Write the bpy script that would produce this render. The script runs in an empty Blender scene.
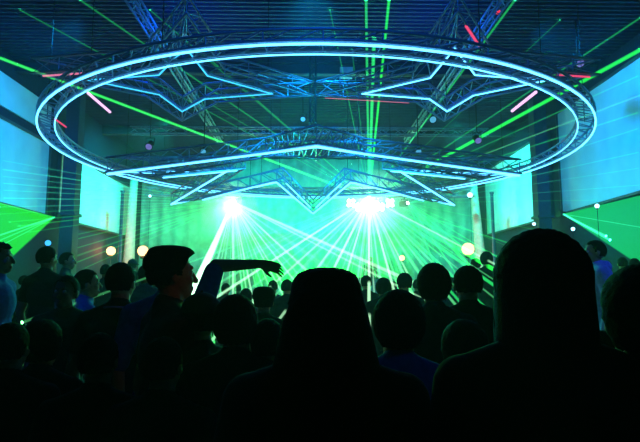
import bpy, bmesh, math, random
import numpy as np
from mathutils import Vector, Matrix, Euler, noise

random.seed(7)
C = bpy.context.scene.collection
SC = bpy.context.scene
PI = math.pi

# ------------------------------------------------------------------ camera
CAM_Z, F, PITCH, YAW = 1.65, 520.0, math.radians(7.0), math.radians(-1.1)
cam_d = bpy.data.cameras.new('camera')
cam = bpy.data.objects.new('camera', cam_d)
C.objects.link(cam)
cam.location = (0, 0, CAM_Z)
cam.rotation_euler = (PI / 2 + PITCH, 0, YAW)
cam_d.sensor_fit = 'HORIZONTAL'
cam_d.sensor_width = 36.0
cam_d.lens = F / 640 * 36.0
cam_d.clip_start = 0.02
SC.camera = cam
ROT = Euler((PI / 2 + PITCH, 0, YAW)).to_matrix()
CAM = Vector((0, 0, CAM_Z))


def ray(px, py):
    return ROT @ Vector(((px - 320) / F, (221 - py) / F, -1.0))


def at_y(px, py, y):
    d = ray(px, py)
    return CAM + d * (y / d.y)


def at_z(px, py, z):
    d = ray(px, py)
    return CAM + d * ((z - CAM_Z) / d.z)


# ------------------------------------------------------------------ materials
def mat(name, col, rough=0.6, metal=0.0, spec=0.2, bump=0.0, bscale=40.0, var=0.0):
    m = bpy.data.materials.new(name)
    m.use_nodes = True
    nt = m.node_tree
    b = nt.nodes['Principled BSDF']
    b.inputs['Base Color'].default_value = (*col, 1)
    b.inputs['Roughness'].default_value = rough
    b.inputs['Metallic'].default_value = metal
    b.inputs['Specular IOR Level'].default_value = spec
    if bump or var:
        tc = nt.nodes.new('ShaderNodeTexCoord')
        n = nt.nodes.new('ShaderNodeTexNoise')
        n.inputs['Scale'].default_value = bscale
        n.inputs['Detail'].default_value = 4
        nt.links.new(tc.outputs['Object'], n.inputs['Vector'])
        if bump:
            bp = nt.nodes.new('ShaderNodeBump')
            bp.inputs['Strength'].default_value = bump
            bp.inputs['Distance'].default_value = 0.01
            nt.links.new(n.outputs['Fac'], bp.inputs['Height'])
            nt.links.new(bp.outputs['Normal'], b.inputs['Normal'])
        if var:
            r = nt.nodes.new('ShaderNodeValToRGB')
            r.color_ramp.elements[0].position = 0.3
            r.color_ramp.elements[1].position = 0.7
            r.color_ramp.elements[0].color = (*[c * (1 - var) for c in col], 1)
            r.color_ramp.elements[1].color = (*[min(1, c * (1 + var)) for c in col], 1)
            nt.links.new(n.outputs['Fac'], r.inputs['Fac'])
            nt.links.new(r.outputs['Color'], b.inputs['Base Color'])
    return m


def emit(name, col, strength):
    m = bpy.data.materials.new(name)
    m.use_nodes = True
    nt = m.node_tree
    nt.nodes.clear()
    o = nt.nodes.new('ShaderNodeOutputMaterial')
    e = nt.nodes.new('ShaderNodeEmission')
    e.inputs['Color'].default_value = (*col, 1)
    e.inputs['Strength'].default_value = strength
    nt.links.new(e.outputs[0], o.inputs['Surface'])
    return m


def beam_mat(name, col, strength):
    m = bpy.data.materials.new(name)
    m.use_nodes = True
    nt = m.node_tree
    nt.nodes.clear()
    o = nt.nodes.new('ShaderNodeOutputMaterial')
    e = nt.nodes.new('ShaderNodeEmission')
    e.inputs['Color'].default_value = (*col, 1)
    e.inputs['Strength'].default_value = strength
    nt.links.new(e.outputs[0], o.inputs['Volume'])
    return m


def haze_mat(density, name='club_haze'):
    m = bpy.data.materials.new(name)
    m.use_nodes = True
    nt = m.node_tree
    nt.nodes.clear()
    o = nt.nodes.new('ShaderNodeOutputMaterial')
    v = nt.nodes.new('ShaderNodeVolumeScatter')
    v.inputs['Color'].default_value = (1, 1, 1, 1)
    v.inputs['Density'].default_value = density
    v.inputs['Anisotropy'].default_value = 0.25
    nt.links.new(v.outputs[0], o.inputs['Volume'])
    return m


M = dict(
    floor=mat('floor_vinyl', (0.02, 0.02, 0.022), 0.35, bump=0.1, bscale=6, var=0.3),
    wall=mat('wall_paint_dark', (0.015, 0.02, 0.045), 0.8, bump=0.2, bscale=12, var=0.25),
    back=mat('stage_cloth', (0.55, 0.58, 0.55), 0.9, bump=0.3, bscale=3, var=0.2),
    ceil=mat('ceiling_metal', (0.03, 0.038, 0.10), 0.6, 0.2, bump=0.1, bscale=5, var=0.2),
    beam=mat('steel_beam_paint', (0.04, 0.045, 0.07), 0.6, var=0.2),
    pillar=mat('pillar_paint', (0.05, 0.06, 0.12), 0.6, bump=0.1, var=0.2),
    screen=mat('screen_fabric', (0.75, 0.77, 0.80), 0.95, bump=0.05, bscale=2, var=0.06),
    frame=mat('screen_frame', (0.10, 0.09, 0.10), 0.5, 0.4),
    alu=mat('truss_aluminium', (0.26, 0.31, 0.44), 0.42, 0.5, bump=0.05, bscale=60, var=0.15),
    black=mat('black_metal', (0.015, 0.015, 0.018), 0.45, 0.3),
    wood=mat('riser_wood', (0.03, 0.022, 0.018), 0.55, bump=0.1, bscale=9, var=0.3),
    drape=mat('pale_drape', (0.75, 0.55, 0.48), 0.9, bump=0.25, bscale=8, var=0.12),
    cable=mat('cable_rubber', (0.02, 0.02, 0.02), 0.7),
    neon=emit('neon_cyan', (0.10, 0.55, 1.0), 4.2),
    neon2=emit('neon_cyan_dim', (0.05, 0.55, 1.0), 1.7),
    pink=emit('neon_pink', (1.0, 0.55, 1.0), 1.4),
    pinkd=emit('neon_pink_dim', (1.0, 0.25, 0.45), 0.8),
    red=emit('neon_red', (1.0, 0.08, 0.22), 0.9),
    lampw=emit('lamp_warm', (1.0, 0.52, 0.20), 4.2),
    lampc=emit('lamp_cool', (0.35, 0.8, 1.0), 4.0),
    lampb=emit('lamp_blue', (0.05, 0.45, 1.0), 1.6),
    lampd=emit('lamp_dim_cyan', (0.12, 0.6, 1.0), 0.7),
    lampv=emit('lamp_violet', (0.30, 0.30, 1.0), 0.5),
    lampr=emit('lamp_red', (1.0, 0.03, 0.08), 1.2),
    lens=emit('stage_lens', (0.55, 1.0, 0.75), 14.0),
    glass=mat('lens_glass', (0.3, 0.5, 0.6), 0.1),
    skin=mat('skin_medium', (0.42, 0.25, 0.17), 0.55, bump=0.05, bscale=80, var=0.08),
    skin2=mat('skin_dark', (0.20, 0.11, 0.07), 0.55, bump=0.05, bscale=80, var=0.08),
    eye=mat('eye_white', (0.6, 0.6, 0.58), 0.2),
    lip=mat('lip', (0.35, 0.13, 0.11), 0.5),
    hair=mat('hair_black', (0.010, 0.008, 0.007), 0.8, spec=0.05, bump=0.4, bscale=160, var=0.3),
    hair2=mat('hair_brown', (0.03, 0.018, 0.010), 0.8, spec=0.05, bump=0.4, bscale=160, var=0.3),
    c_black=mat('cloth_black', (0.008, 0.008, 0.010), 0.9, bump=0.3, bscale=30, var=0.2),
    c_grey=mat('cloth_charcoal', (0.02, 0.02, 0.025), 0.9, bump=0.3, bscale=30, var=0.2),
    c_navy=mat('cloth_navy', (0.010, 0.014, 0.05), 0.9, bump=0.3, bscale=30, var=0.2),
    c_blue=mat('cloth_blue', (0.04, 0.09, 0.45), 0.9, bump=0.3, bscale=30, var=0.2),
    c_pale=mat('cloth_pale_blue', (0.30, 0.40, 0.85), 0.9, bump=0.3, bscale=30, var=0.15),
    c_white=mat('cloth_white', (0.6, 0.62, 0.65), 0.9, bump=0.3, bscale=30, var=0.1),
    c_maroon=mat('cloth_maroon', (0.05, 0.012, 0.014), 0.9, bump=0.3, bscale=30, var=0.2),
    jeans=mat('jeans_dark', (0.012, 0.015, 0.03), 0.9, bump=0.3, bscale=60, var=0.2),
    shoe=mat('shoe_leather', (0.012, 0.011, 0.010), 0.5),
)
B = dict(
    green=beam_mat('laser_green', (0.02, 1.0, 0.08), 9.0),
    thin=beam_mat('laser_green_thin', (0.03, 1.0, 0.2), 6.0),
    aqua=beam_mat('laser_aqua', (0.06, 1.0, 0.55), 9.0),
    white=beam_mat('light_beam_white', (0.48, 1.0, 0.55), 7.0),
    pale=beam_mat('light_beam_pale', (0.15, 1.0, 0.32), 6.0),
    sheet=beam_mat('laser_sheet', (0.02, 1.0, 0.02), 6.0),
    sheet2=beam_mat('laser_sheet_aqua', (0.01, 1.0, 0.22), 4.2),
)


# ------------------------------------------------------------------ mesh helpers
def box(bm, lo, hi, mi=0, mtx=None):
    vs = [bm.verts.new((x, y, z)) for x in (lo[0], hi[0]) for y in (lo[1], hi[1]) for z in (lo[2], hi[2])]
    if mtx:
        for v in vs:
            v.co = mtx @ v.co
    for q in ((0, 1, 3, 2), (4, 6, 7, 5), (0, 4, 5, 1), (2, 3, 7, 6), (0, 2, 6, 4), (1, 5, 7, 3)):
        f = bm.faces.new([vs[i] for i in q])
        f.material_index = mi
    return vs


def frame_of(d):
    d = d.normalized()
    up = Vector((0, 0, 1)) if abs(d.z) < 0.95 else Vector((1, 0, 0))
    a = d.cross(up).normalized()
    return a, a.cross(d).normalized()


def tube(bm, pts, r, closed=False, seg=6, cap=True):
    """sweep a circle along a polyline with mitred corners"""
    pts = [Vector(p) for p in pts]
    n = len(pts)
    rr = r if isinstance(r, (list, tuple)) else [r] * n
    rings = []
    for i, p in enumerate(pts):
        if closed:
            d0, d1 = p - pts[i - 1], pts[(i + 1) % n] - p
        else:
            d0 = p - pts[i - 1] if i else pts[1] - p
            d1 = pts[i + 1] - p if i < n - 1 else d0
        d0, d1 = d0.normalized(), d1.normalized()
        t = d0 + d1
        if t.length < 1e-4:
            t = d0
        t.normalize()
        a, b = frame_of(t)
        k = min(2.5, 1.0 / max(0.3, t.dot(d0)))
        bis = d1 - d0
        ring = []
        for s in range(seg):
            th = 2 * PI * s / seg
            o = a * math.cos(th) * rr[i] + b * math.sin(th) * rr[i]
            if bis.length > 0.2:
                u = bis.normalized()
                o += u * (o.dot(u)) * (k - 1)
            ring.append(bm.verts.new(p + o))
        rings.append(ring)
    m = n if closed else n - 1
    for i in range(m):
        r0, r1 = rings[i], rings[(i + 1) % n]
        for s in range(seg):
            f = bm.faces.new((r0[s], r0[(s + 1) % seg], r1[(s + 1) % seg], r1[s]))
            f.smooth = True
    if not closed and cap:
        bm.faces.new(rings[0][::-1])
        bm.faces.new(rings[-1])


def lathe(bm, c, prof, seg=16, axis=Vector((0, 0, 1)), mi=0):
    """profile [(radius, along)] turned round an axis at c"""
    axis = axis.normalized()
    a, b = frame_of(axis)
    c = Vector(c)
    rings = []
    for r, h in prof:
        rings.append([bm.verts.new(c + axis * h + (a * math.cos(2 * PI * s / seg) + b * math.sin(2 * PI * s / seg)) * max(r, 1e-4)) for s in range(seg)])
    for r0, r1 in zip(rings, rings[1:]):
        for s in range(seg):
            f = bm.faces.new((r0[s], r0[(s + 1) % seg], r1[(s + 1) % seg], r1[s]))
            f.smooth = True
            f.material_index = mi
    bm.faces.new(rings[0][::-1]).material_index = mi
    bm.faces.new(rings[-1]).material_index = mi


def ball(bm, c, rad, u=16, v=10, mtx=None):
    c = Vector(c)
    rad = Vector(rad) if not isinstance(rad, (int, float)) else Vector((rad,) * 3)
    m = Matrix.Translation(c) @ (mtx.to_4x4() if mtx else Matrix()) @ Matrix.Diagonal((*rad, 1))
    r = bmesh.ops.create_uvsphere(bm, u_segments=u, v_segments=v, radius=1.0, matrix=m)
    for vv in r['verts']:
        for f in vv.link_faces:
            f.smooth = True
    return r['verts']


def cone_cap(bm, p0, p1, r0, r1, seg=12, flat=(1.0, 1.0), ref=None):
    """tapered capsule from p0 to p1 with round ends; flat scales the two cross axes"""
    p0, p1 = Vector(p0), Vector(p1)
    d = (p1 - p0)
    L = d.length
    d.normalize()
    if ref is not None:
        a = (Vector(ref) - d * d.dot(Vector(ref))).normalized()
        b = d.cross(a)
    else:
        a, b = frame_of(d)
    prof = []
    for k in range(4):
        t = PI / 2 * k / 4
        prof.append((r0 * math.sin(t), -r0 * math.cos(t)))
    for k in range(7):
        t = k / 6
        prof.append((r0 + (r1 - r0) * t, L * t))
    for k in range(1, 5):
        t = PI / 2 * k / 4
        prof.append((r1 * math.cos(t), L + r1 * math.sin(t)))
    rings = []
    for r, h in prof:
        r = max(r, 1e-4)
        rings.append([bm.verts.new(p0 + d * h + a * math.cos(2 * PI * s / seg) * r * flat[0] + b * math.sin(2 * PI * s / seg) * r * flat[1]) for s in range(seg)])
    for q0, q1 in zip(rings, rings[1:]):
        for s in range(seg):
            bm.faces.new((q0[s], q0[(s + 1) % seg], q1[(s + 1) % seg], q1[s])).smooth = True
    bm.faces.new(rings[0][::-1])
    bm.faces.new(rings[-1])


def to_mesh(name, bm, *mats):
    bmesh.ops.recalc_face_normals(bm, faces=bm.faces)
    me = bpy.data.meshes.new(name)
    bm.to_mesh(me)
    bm.free()
    for m in mats:
        me.materials.append(m)
    return me


def obj(name, bm, m=None, parent=None, **kw):
    me = bm if isinstance(bm, bpy.types.Mesh) else to_mesh(name, bm, *(m if isinstance(m, (list, tuple)) else [m]))
    o = bpy.data.objects.new(name, me)
    C.objects.link(o)
    if parent:
        o.parent = parent
    for k, v in kw.items():
        o[k] = v
    return o


def thing(name, label, cat, loc=(0, 0, 0), rz=0.0, group=None):
    o = bpy.data.objects.new(name, None)
    C.objects.link(o)
    o.empty_display_size = 0.1
    o.location = loc
    o.rotation_euler = (0, 0, rz)
    o['label'], o['category'] = label, cat
    if group:
        o['group'] = group
    return o


def tag(o, label, cat, group=None, kind=None):
    o['label'], o['category'] = label, cat
    if group:
        o['group'] = group
    if kind:
        o['kind'] = kind
    return o


def struct(name, bm, m, **kw):
    o = obj(name, bm, m, **kw)
    o['kind'] = 'structure'
    return o


def NB():
    return bmesh.new()


# ------------------------------------------------------------------ room shell
WX, YB, ZC, Y0 = 7.5, 23.0, 7.35, -3.0
bm = NB(); box(bm, (-WX - 0.3, Y0, -0.2), (WX + 0.3, YB + 0.3, 0)); struct('floor', bm, M['floor'])
bm = NB(); box(bm, (-WX - 0.3, Y0, 0), (-WX, YB, ZC)); struct('wall_left', bm, M['wall'])
bm = NB(); box(bm, (WX, Y0, 0), (WX + 0.3, YB, ZC)); struct('wall_right', bm, M['wall'])
bm = NB(); box(bm, (-WX - 0.3, YB, 0), (WX + 0.3, YB + 0.3, ZC)); struct('wall_back', bm, M['wall'])
# corrugated metal deck ceiling, ribs running across the hall
bm = NB()
y, rows = Y0, []
P = 0.16
while y < YB + 0.2:
    for dy, dz in ((0, 0), (0.05, 0), (0.075, 0.055), (0.135, 0.055)):
        rows.append((y + dy, ZC + dz))
    y += P
prev = None
for (yy, zz) in rows:
    cur = [bm.verts.new((-WX - 0.3, yy, zz)), bm.verts.new((WX + 0.3, yy, zz))]
    if prev:
        bm.faces.new((prev[0], prev[1], cur[1], cur[0]))
    prev = cur
box(bm, (-WX - 0.3, Y0, ZC + 0.08), (WX + 0.3, YB + 0.3, ZC + 0.2))
struct('ceiling', bm, M['ceil'])
# steel beams under the deck
for i, yy in enumerate((12.9, 18.4)):
    bm = NB()
    box(bm, (-WX, yy - 0.10, ZC - 0.03), (WX, yy + 0.10, ZC))
    box(bm, (-WX, yy - 0.015, ZC - 0.28), (WX, yy + 0.015, ZC - 0.03))
    box(bm, (-WX, yy - 0.10, ZC - 0.31), (WX, yy + 0.10, ZC - 0.28))
    struct('ceiling_beam_%d' % (i + 1), bm, M['beam'])
# dado rail and lower trim along the side walls
for s, nm in ((-1, 'left'), (1, 'right')):
    bm = NB()
    x0, x1 = sorted((s * WX, s * (WX - 0.12)))
    box(bm, (x0, 4, 1.25), (x1, YB, 1.37))
    struct('trim_1' if s < 0 else 'trim_2', bm, M['frame'])
    bm = NB()
    x0, x1 = sorted((s * WX, s * (WX - 0.04)))
    box(bm, (x0, 4, 0.0), (x1, YB, 0.16))
    struct('baseboard_%s' % nm, bm, M['frame'])
# pillars: slightly leaning outwards at the foot
for s, nm, tilt in ((-1, 'left', 0.30), (1, 'right', 0.30)):
    bm = NB()
    yy = 15.05 if s < 0 else 15.3
    xx = s * 6.95
    vs = box(bm, (xx - 0.19, yy - 0.19, 0), (xx + 0.19, yy + 0.19, ZC))
    box(bm, (xx - 0.25, yy - 0.25, 0), (xx + 0.25, yy + 0.25, 0.18))
    box(bm, (xx - 0.24, yy - 0.24, 3.62), (xx + 0.24, yy + 0.24, 3.70))
    struct('pillar_%s' % nm, bm, M['pillar'])

# side screens
GROUP_SCREEN = 'white screens along the side walls'


def side_screen(s, ya, yb, z0, z1, label):
    t = thing('projection_screen', label, 'screen', (s * WX, (ya + yb) / 2, z0), 0, GROUP_SCREEN)
    L = (yb - ya) / 2
    h = z1 - z0
    bm = NB()
    x0, x1 = sorted((0.0 - s * 0.02, 0.0 - s * 0.07))
    # gentle vertical waves of stretched cloth
    n = 40
    prev = None
    for i in range(n + 1):
        yy = -L + 2 * L * i / n
        w = 0.012 * math.sin(i * 1.3) + 0.008 * math.sin(i * 0.45)
        cur = [bm.verts.new((-s * (0.06 + w), yy, 0)), bm.verts.new((-s * (0.06 + w * 0.3), yy, h)), bm.verts.new((-s * 0.01, yy, h)), bm.verts.new((-s * 0.01, yy, 0))]
        if prev:
            for k in range(4):
                bm.faces.new((prev[k], prev[(k + 1) % 4], cur[(k + 1) % 4], cur[k]))
        else:
            bm.faces.new(cur)
        prev = cur
    bm.faces.new(prev[::-1])
    obj('screen_cloth', bm, M['screen'], t)
    bm = NB()
    a, b = sorted((-s * 0.005, -s * 0.11))
    box(bm, (a, -L - 0.05, -0.06), (b, L + 0.05, 0.0))
    box(bm, (a, -L - 0.05, h), (b, L + 0.05, h + 0.06))
    box(bm, (a, -L - 0.05, 0), (b, -L, h))
    box(bm, (a, L, 0), (b, L + 0.05, h))
    obj('frame', bm, M['frame'], t)
    return t


side_screen(-1, 6.5, 14.6, 3.62, 5.62, 'long white screen washed in blue light on left wall before the pillar')
side_screen(-1, 15.3, 21.6, 3.62, 5.62, 'white screen turning cyan and green on left wall beyond the pillar')
side_screen(1, 6.5, 15.0, 3.75, 6.75, 'tall blue-lit screen on right wall before the dark pillar')
side_screen(1, 15.7, 21.6, 3.75, 6.4, 'white screen turning cyan and green on right wall beyond the pillar')
# upper fascia on the left above the screens
bm = NB(); box(bm, (-WX + 0.01, 5.0, 5.95), (-WX + 0.06, 14.6, 6.75)); tag(obj('fascia_panel', bm, M['screen']), 'pale blue-lit fascia strip above the left wall screen', 'panel')

# side risers
for s, nm in ((-1, 'left'), (1, 'right')):
    bm = NB()
    x0, x1 = sorted((s * 2.15, s * (WX - 0.05)))
    box(bm, (x0, 3.55, 0.0), (x1, 18.0, 0.28))
    box(bm, (x0 - (0.02 if s > 0 else 0), 3.53, 0.24), (x1 + (0.02 if s < 0 else 0), 18.0, 0.30))
    o = obj('side_riser', bm, M['wood'])
    o['kind'] = 'structure'
bm = NB()
box(bm, (-5.6, 20.0, 0), (5.6, YB - 0.02, 1.0))
box(bm, (-5.65, 19.95, 0.92), (5.65, YB - 0.02, 1.02))
tag(obj('stage_platform', bm, M['wood']), 'raised stage deck across the back of the hall behind the crowd', 'stage')
# stage back cloth with folds
bm = NB()
prev = None
for i in range(181):
    x = -7.4 + 14.8 * i / 180
    w = 0.06 * math.sin(i * 0.9) + 0.03 * math.sin(i * 0.37)
    cur = [bm.verts.new((x, YB - 0.35 + w, 1.02)), bm.verts.new((x, YB - 0.35 + w * 0.6, 7.2)), bm.verts.new((x, YB - 0.32 + w * 0.6, 7.2)), bm.verts.new((x, YB - 0.32 + w, 1.02))]
    if prev:
        for k in range(4):
            bm.faces.new((prev[k], prev[(k + 1) % 4], cur[(k + 1) % 4], cur[k])).smooth = True
    else:
        bm.faces.new(cur)
    prev = cur
bm.faces.new(prev[::-1])
tag(obj('stage_curtain', bm, M['back']), 'pale pleated back curtain of the stage glowing green', 'curtain')


# ------------------------------------------------------------------ trusses
def offset_poly(pts, d):
    """offset a closed plan polygon (counter-clockwise = outwards for d>0) with mitres"""
    n = len(pts)
    out = []
    for i in range(n):
        p0, p, p1 = Vector(pts[i - 1]), Vector(pts[i]), Vector(pts[(i + 1) % n])
        e0 = (p - p0).to_2d().normalized()
        e1 = (p1 - p).to_2d().normalized()
        n0, n1 = Vector((e0.y, -e0.x)), Vector((e1.y, -e1.x))
        m = (n0 + n1)
        m.normalize()
        k = d / max(0.16, m.dot(n0))
        out.append(Vector((p.x + m.x * k, p.y + m.y * k, p.z)))
    return out


def resample(pts, closed, step):
    """points along a polyline, about one step apart, with the corners kept"""
    out = []
    n = len(pts)
    for i in range(n if closed else n - 1):
        a, b = pts[i], pts[(i + 1) % n]
        k = max(1, round((b - a).length / step))
        for j in range(k):
            out.append(a.lerp(b, j / k))
    if not closed:
        out.append(pts[-1])
    return out


def pair_resample(pa, pb, step):
    oa, ob = [], []
    n = len(pa)
    for i in range(n):
        a0, a1, b0, b1 = pa[i], pa[(i + 1) % n], pb[i], pb[(i + 1) % n]
        k = max(1, round((a1 - a0).length / step))
        for j in range(k):
            oa.append(a0.lerp(a1, j / k))
            ob.append(b0.lerp(b1, j / k))
    return oa, ob


def closed_truss(root, base, outl, w, h, step, rc=0.024, rl=0.011):
    """box truss round a closed outline; outl in root space, z = underside. returns inner and outer underside outlines"""
    inn, out = offset_poly(outl, -w / 2), offset_poly(outl, w / 2)
    up = Vector((0, 0, h))
    for o_, dz in ((inn, Vector()), (out, Vector()), (inn, up), (out, up)):
        bm = NB()
        tube(bm, [p + dz for p in o_], rc, True, 8)
        obj('chord', bm, M['alu'], root)
    bm = NB()
    ia, oa = pair_resample(inn, out, step)
    n = len(ia)
    for i in range(n):
        j = (i + 1) % n
        for (p, q) in ((ia[i], ia[j] + up), (oa[i], oa[j] + up), (ia[i], oa[j]), (ia[i] + up, oa[j] + up)):
            tube(bm, [p, q], rl, seg=4, cap=False)
        if i % 2 == 0:
            for (p, q) in ((ia[i], ia[i] + up), (oa[i], oa[i] + up), (ia[i], oa[i])):
                tube(bm, [p, q], rl, seg=4, cap=False)
    obj('lacing', bm, M['alu'], root)
    return inn, out


def cable(root, p, q, r=0.008, name='hanging_cable'):
    bm = NB()
    tube(bm, [p, q], r, seg=6)
    return obj(name, bm, M['cable'], root)


def neon(root, pts, r, m, closed=False, name='neon_tube', **kw):
    bm = NB()
    tube(bm, pts, r, closed, 8)
    return obj(name, bm, m, root, **kw)


# --- the big ring
RZ = CAM_Z + 3.0
RCX, RCY, RR = 0.16, 12.05, 5.70
ring = thing('ring_truss', 'huge circular aluminium truss ring outlined by two glowing cyan tubes', 'truss', (RCX, RCY, RZ))
circ = [Vector((RR * math.cos(2 * PI * i / 96), RR * math.sin(2 * PI * i / 96), 0.05)) for i in range(96)]
inn, out = closed_truss(ring, None, circ, 0.30, 0.15, 0.30)
dn = Vector((0, 0, -0.05))
neon(ring, [p + dn for p in out], 0.017, M['neon'], True, label='outer cyan neon tube')
neon(ring, [p + dn for p in inn], 0.011, M['neon'], True, label='inner cyan neon tube')
for k in range(8):
    a = 2 * PI * (k + 0.5) / 8
    p = Vector((RR * math.cos(a), RR * math.sin(a), 0.20))
    cable(ring, p, p + Vector((0, 0, ZC - RZ - 0.21)))
# short pink sticks hanging inwards below the ring


def ring_stick(x0, y0, x1, y1, zz, m, r=0.016):
    o = Vector((RCX, RCY, RZ))
    bm = NB()
    tube(bm, [at_z(x0, y0, RZ) - o, at_z(x1, y1, zz) - o], r, seg=8)
    obj('pink_stick', bm, m, ring, label='short glowing pink tube')


ring_stick(88, 93, 110, 112, RZ + 0.02, M['pink'], 0.022)
ring_stick(536, 92, 512, 111, RZ + 0.02, M['pink'], 0.024)
ring_stick(55, 119, 66, 127, RZ + 0.02, M['red'], 0.016)

# --- two four-pointed stars above the ring
SZ = CAM_Z + 3.5


def four_star(tips_px, notch_px, label, mirror):
    # corner points measured on the star's own level plane
    tips = [at_z(x, y, SZ) for x, y in tips_px]
    nots = [at_z(x, y, SZ) for x, y in notch_px]
    c = sum(tips, Vector()) / 4
    t = thing('star_truss', label, 'truss', c, 0, 'four-pointed star trusses above the ring')
    ol = []
    for a, b in zip(tips, nots):
        ol += [a - c, b - c]
    # counter-clockwise seen from above
    area = sum(ol[i - 1].x * ol[i].y - ol[i].x * ol[i - 1].y for i in range(8))
    if area < 0:
        ol.reverse()
    i_, o_ = closed_truss(t, None, [p + Vector((0, 0, 0.04)) for p in offset_poly(ol, 0.035)], 0.33, 0.26, 0.33, 0.02, 0.009)
    neon(t, [p + Vector((0, 0, -0.045)) for p in i_], 0.012, M['neon'] if mirror else M['neon2'], True)
    for p in ol[::1]:
        if (p.length > 1.2):
            q = p * 0.8
            cable(t, Vector((q.x, q.y, 0.31)), Vector((q.x, q.y, ZC - SZ - 0.01)))
    return t, i_, o_, c


# centre lines (tips: near, right, far, left ; notches between)
sl, sl_i, sl_o, sl_c = four_star([(186, 36), (288, 95), (182, 116), (66, 78)], [(214, 74), (210, 101), (154, 96), (152, 72)], 'left four-pointed star truss with cyan tubes above the ring', False)
sr, sr_i, sr_o, sr_c = four_star([(456, 36), (566, 79), (446, 116), (345, 95)], [(482, 72), (478, 97), (424, 101), (424, 76)], 'right four-pointed star truss with cyan and red tubes above the ring', True)


def star_tube(t, c, x0, y0, x1, y1, m, zz, r=0.017, nm='pink_tube', lb='glowing pink tube'):
    bm = NB()
    tube(bm, [at_z(x0, y0, zz) - c, at_z(x1, y1, zz) - c], r, seg=8)
    obj(nm, bm, m, t, label=lb)


star_tube(sl, sl_c, 43, 76, 86, 73, M['pinkd'], SZ)
star_tube(sr, sr_c, 466, 26, 480, 47, M['red'], SZ + 0.02, 0.02, 'red_tube', 'glowing red tube')
star_tube(sr, sr_c, 558, 75, 590, 77, M['red'], SZ, 0.017, 'red_tube', 'glowing red tube')
star_tube(sr, sr_c, 325, 98, 409, 103, M['pinkd'], SZ - 0.02, 0.006)

# --- six-pointed star hanging lower in the middle, tips drooping
HCX, HCY, HR, Hr = 0.10, 12.95, 4.45, 1.95
ZT, ZN = CAM_Z + 2.32, CAM_Z + 2.90
hexs = thing('star_truss', 'big six-pointed star truss with drooping tips hanging lowest in the middle', 'truss', (HCX, HCY, ZT))
hol = []
for k in range(12):
    a = -PI / 2 + k * PI / 6
    R_ = HR if k % 2 == 0 else Hr
    hol.append(Vector((R_ * math.cos(a), R_ * math.sin(a), (0 if k % 2 == 0 else ZN - ZT) + 0.04 + 0.03 * R_ * math.sin(a))))
hi_, ho_ = closed_truss(hexs, None, hol, 0.30, 0.30, 0.34, 0.024, 0.011)
for k in range(12):
    a, b = ho_[k] + Vector((0, 0, -0.05)), ho_[(k + 1) % 12] + Vector((0, 0, -0.05))
    neon(hexs, [a, b], 0.021, M['neon'])
    if k in (4, 5, 6, 7, 2, 9):
        a, b = hi_[k] + Vector((0, 0, -0.05)), hi_[(k + 1) % 12] + Vector((0, 0, -0.05))
        neon(hexs, [a.lerp(b, 0.1), a.lerp(b, 0.9)], 0.015, M['neon'])
for k in range(1, 12, 2):
    p = hol[k] + Vector((0, 0, 0.30))
    cable(hexs, p, Vector((p.x, p.y, ZC - ZT - 0.01)))


# --- straight trusses
def straight_truss(name, label, p, q, w, h, step=0.4, group=None, hang=()):
    p, q = Vector(p), Vector(q)
    t = thing(name, label, 'truss', p, 0, group)
    d = (q - p)
    L = d.length
    d.normalize()
    a, b = frame_of(d)
    if abs(d.z) > 0.95:
        a, b = Vector((1, 0, 0)), Vector((0, 1, 0))
    offs = [a * w / 2 + b * h / 2, -a * w / 2 + b * h / 2, -a * w / 2 - b * h / 2, a * w / 2 - b * h / 2]
    for o_ in offs:
        bm = NB()
        tube(bm, [o_, o_ + d * L], 0.024, seg=8)
        obj('chord', bm, M['alu'], t)
    bm = NB()
    n = max(2, round(L / step))
    for i in range(n):
        for k in range(4):
            o0, o1 = (offs[k], offs[(k + 1) % 4]) if i % 2 == 0 else (offs[(k + 1) % 4], offs[k])
            tube(bm, [o0 + d * (L * i / n), o1 + d * (L * (i + 1) / n)], 0.011, seg=4, cap=False)
    obj('lacing', bm, M['alu'], t)
    for f in hang:
        z1 = ZC - p.z
        pp = d * L * f + Vector((0, 0, h / 2))
        cable(t, pp, Vector((pp.x, pp.y, z1 - 0.005)))
    return t


straight_truss('ceiling_truss', 'long straight truss under the ceiling left of centre running to the stage', (-3.2, 6.0, 6.75), (-3.2, 18.1, 6.75), 0.17, 0.17, 0.26, 'long ceiling trusses', (0.1, 0.5, 0.9))
straight_truss('ceiling_truss', 'long straight truss under the ceiling right of centre running to the stage', (3.45, 6.0, 6.75), (3.45, 18.1, 6.75), 0.17, 0.17, 0.26, 'long ceiling trusses', (0.1, 0.5, 0.9))
straight_truss('cross_truss', 'straight truss across the hall seen through the ring between the stars', (-5.5, 15.6, 6.35), (5.5, 15.6, 6.35), 0.2, 0.2, 0.3, None, (0.05, 0.5, 0.95))
straight_truss('stage_truss', 'front stage truss carrying the laser projectors behind the hanging star', (-6.2, 19.5, 5.15), (6.2, 19.5, 5.15), 0.30, 0.30, 0.36, None, (0.05, 0.35, 0.65, 0.95))
dt = straight_truss('drop_truss', 'short upright truss hanging between the two star tips', (0.06, 12.3, 5.55), (0.06, 12.3, 7.3), 0.14, 0.14, 0.2)


for ch in dt.children:
    ch.data.materials[0] = M['black']  # black colour stands in for dim light on the drop truss


# ------------------------------------------------------------------ fixtures
def beam_bm(p, q, r0, r1, seg=8):
    bm = NB()
    tube(bm, [p, q], [r0, r1], seg=seg)
    return bm


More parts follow.
